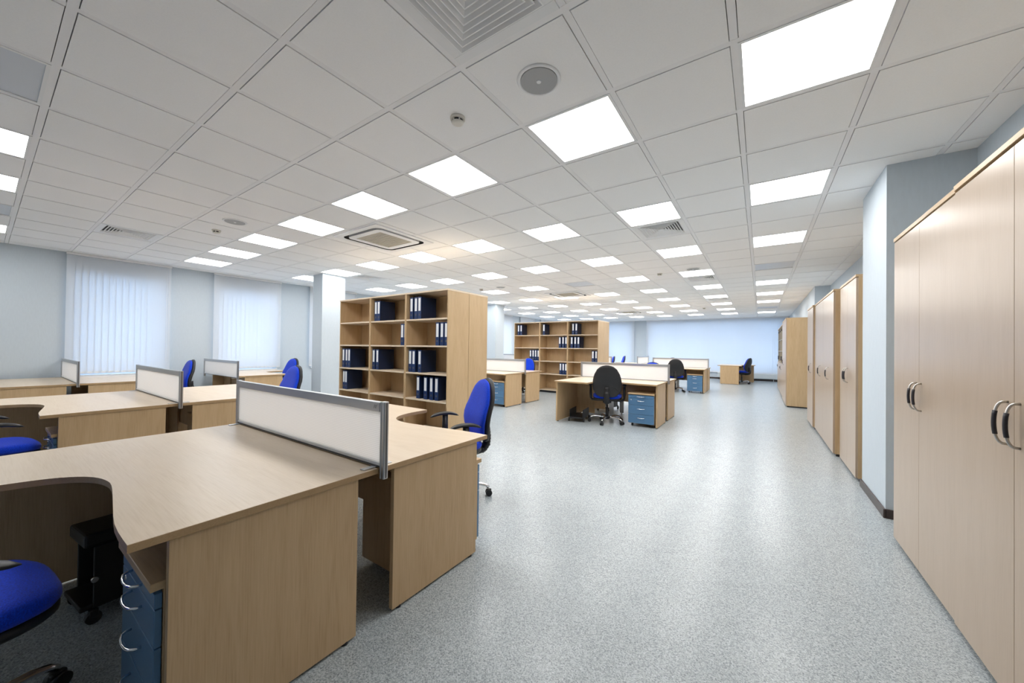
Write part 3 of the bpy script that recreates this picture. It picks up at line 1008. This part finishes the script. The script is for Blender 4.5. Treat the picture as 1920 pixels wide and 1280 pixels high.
def place_binders(bx0, bw, by, which, data):
    for (row, bay), xs in data.items():
        for n, x in enumerate(xs):
            lab = 'navy binder, %s bookcase, %s bay, %s shelf, %s counted toward the aisle' % (which, names[bay], ROWN[row], ORD[n+1])
            if len(xs) == 1: lab = 'navy binder alone on the %s shelf, %s bay, %s bookcase' % (ROWN[row], names[bay], which)
            loc = (x, by+.03+random.uniform(0, .012), ZS[row])
            g = 'ring binders in the %s bookcase' % which
            if not bn_used[0]:
                bn_used[0] = 1; BN.location = loc; BN['label'] = lab; BN['group'] = g; continue
            dup(BN, loc, random.uniform(-.02, .02), lab, g)
def spread(x0, n, d=.078): return [x0+d*k for k in range(n)]
S1 = {(4, 1): spread(-5.035, 2), (4, 2): [-4.19, -4.10, -4.012],
      (3, 1): [-4.386, -4.312], (3, 2): [-3.650, -3.570, -3.488],
      (2, 0): [-5.905, -5.828, -5.742], (2, 1): [-5.065, -4.975], (2, 2): [-4.200, -4.120, -4.005],
      (1, 0): [-5.90, -5.822], (1, 2): [-4.02, -3.88, -3.76, -3.66]}
place_binders(BX1, BWD, BY1, 'near', S1)
def b2(*px): return list(px)
S2 = {(4, 0): [-6.168, -6.07], (4, 1): [-5.275], (4, 2): [-4.34, -4.24],
      (3, 1): [-4.745, -4.645, -4.555], (3, 2): [-4.375, -4.27, -4.175],
      (2, 0): [-5.72, -5.635, -5.545, -5.46], (2, 2): [-3.745, -3.655],
      (1, 1): [-4.715, -4.63, -4.55]}
place_binders(BX2, BWD, BY2, 'far', S2)

# ---------------------------------------------------------------- cupboards along the right wall
def bow_handle(par, x, y, z, L=.155, depth=.034):
    """door in the plane x, handle bows toward -x"""
    bm = B()
    P = []
    for k in range(17):
        u = k/16; a = PI*u
        P.append((x-depth*(math.sin(a)**.55), y, z-L/2*math.cos(a)*(1 if True else 0)))
    tube(bm, P, .0048, 8); h = obj('handle', bm, NICKEL, par)
    bm = B()
    Q = [p for p in P if abs(p[2]-z) < L*.34]
    tube(bm, Q, .0066, 8, sx=1.3); obj('handle_grip', bm, RUB, par)
def cupboard(y_near, y_far, xf, label, hands='pair', ztop=2.06, depth=.44, doors=2, top_lift=0):
    t = thing('tall_cupboard', label, 'cupboard', (xf, y_near, 0), 0, 'tall maple cupboards along the right wall')
    L = y_far-y_near
    bx('side_panel', WZ, t, .018, depth, 0.001, .019, .03, ztop-.022); bx('side_panel', WZ, t, .018, depth, L-.019, L-.001, .03, ztop-.022)
    bx('back_panel', WZ, t, depth-.012, depth-.002, .019, L-.019, .03, ztop-.022)
    bx('bottom_board', WY, t, .018, depth-.012, .019, L-.019, .03, .05)
    bx('plinth', BLACK, t, .03, depth-.02, .01, L-.01, 0, .03)
    bx('top_board', WY, t, -.004, depth+.002, 0, L, ztop-.024+top_lift, ztop+top_lift)
    dl = (L-.006)/doors
    for k in range(doors):
        y0 = .003+dl*k
        d = bx('door', WDOOR, t, 0, .018, y0+.001, y0+dl-.001, .035, ztop-.030)
        if isinstance(hands, tuple): hy = hands[k]-y_near
        elif hands == 'pair': hy = y0+dl-.038 if k == 0 else y0+.038
        elif hands == 'near': hy = y0+.10
        else: hy = y0+dl-.10
        bow_handle(d, 0, hy, 1.03 if hands == 'pair' else 1.0)
    return t
cupboard(2.575, 3.53, .755, 'tall maple cupboard beside the grey wall pier, two doors with dark handles')
cupboard(1.60, 2.57, .749, 'tall maple cupboard cut off by the picture edge, larger pair of handles', top_lift=.004)
cupboard(.64, 1.595, .755, 'tall maple cupboard beside the camera, outside the view')
cupboard(4.93, 5.80, .787, 'tall maple cupboard just past the grey wall pier, two doors with paired dark handles')
cupboard(5.95, 7.78, .745, 'wide tall maple cupboard with widely spaced dark handles, middle of the wall', hands=(6.35, 7.12))
cupboard(7.83, 8.66, .722, 'narrow tall maple cupboard, last of the run, one dark handle showing', hands=(8.08,), doors=1)
cupboard(10.52, 12.2, .488, 'tall maple cupboard showing its broad side panel beyond the middle run', depth=.45)

# glazed cabinets beyond
def glazed(y0, y1, xf, label):
    t = thing('glazed_cabinet', label, 'cabinet', (xf, y0, 0), 0, 'glass fronted cabinets at the far end')
    L = y1-y0; dp = .44; zt = 2.04
    bx('side_panel', WZ, t, .018, dp, 0, .018, .03, zt-.022); bx('side_panel', WZ, t, .018, dp, L-.018, L, .03, zt-.022)
    bx('back_panel', WZ, t, dp-.012, dp-.002, .018, L-.018, .03, zt-.022)
    bx('top_board', WY, t, 0, dp, 0, L, zt-.022, zt)
    for z in (.05, .95, 1.3, 1.65): bx('shelf', WY, t, .02, dp-.012, .018, L-.018, z-.02, z)
    bx('plinth', BLACK, t, .03, dp-.02, .01, L-.01, 0, .03)
    for k in range(2):
        a, b = .002+L/2*k, L/2*(k+1)-.002
        d = bx('lower_door', WDOOR, t, 0, .018, a, b, .035, .93)
        bow_handle(d, 0, (b-.04) if k == 0 else a+.04, .82, .12)
        d = bx('glass_door', GLASS, t, .004, .010, a, b, .95, zt-.03, bev=0)
        bm = B(); box(bm, -.02, .014, b-.06 if k == 0 else a+.02, b-.02 if k == 0 else a+.06, 1.02, 1.14, bev=.003); obj('glass_handle', bm, ALUD, d)
        bm = B(); box(bm, -.004, .014, a, a+.03, zt-.16, zt-.11, bev=.002); obj('hinge', bm, BLACK, d)
glazed(12.3, 14.1, .505, 'glass fronted cabinet directly past the cupboard with the broad side panel')
glazed(14.15, 15.95, .505, 'glass fronted cabinet last in the row toward the back blinds')
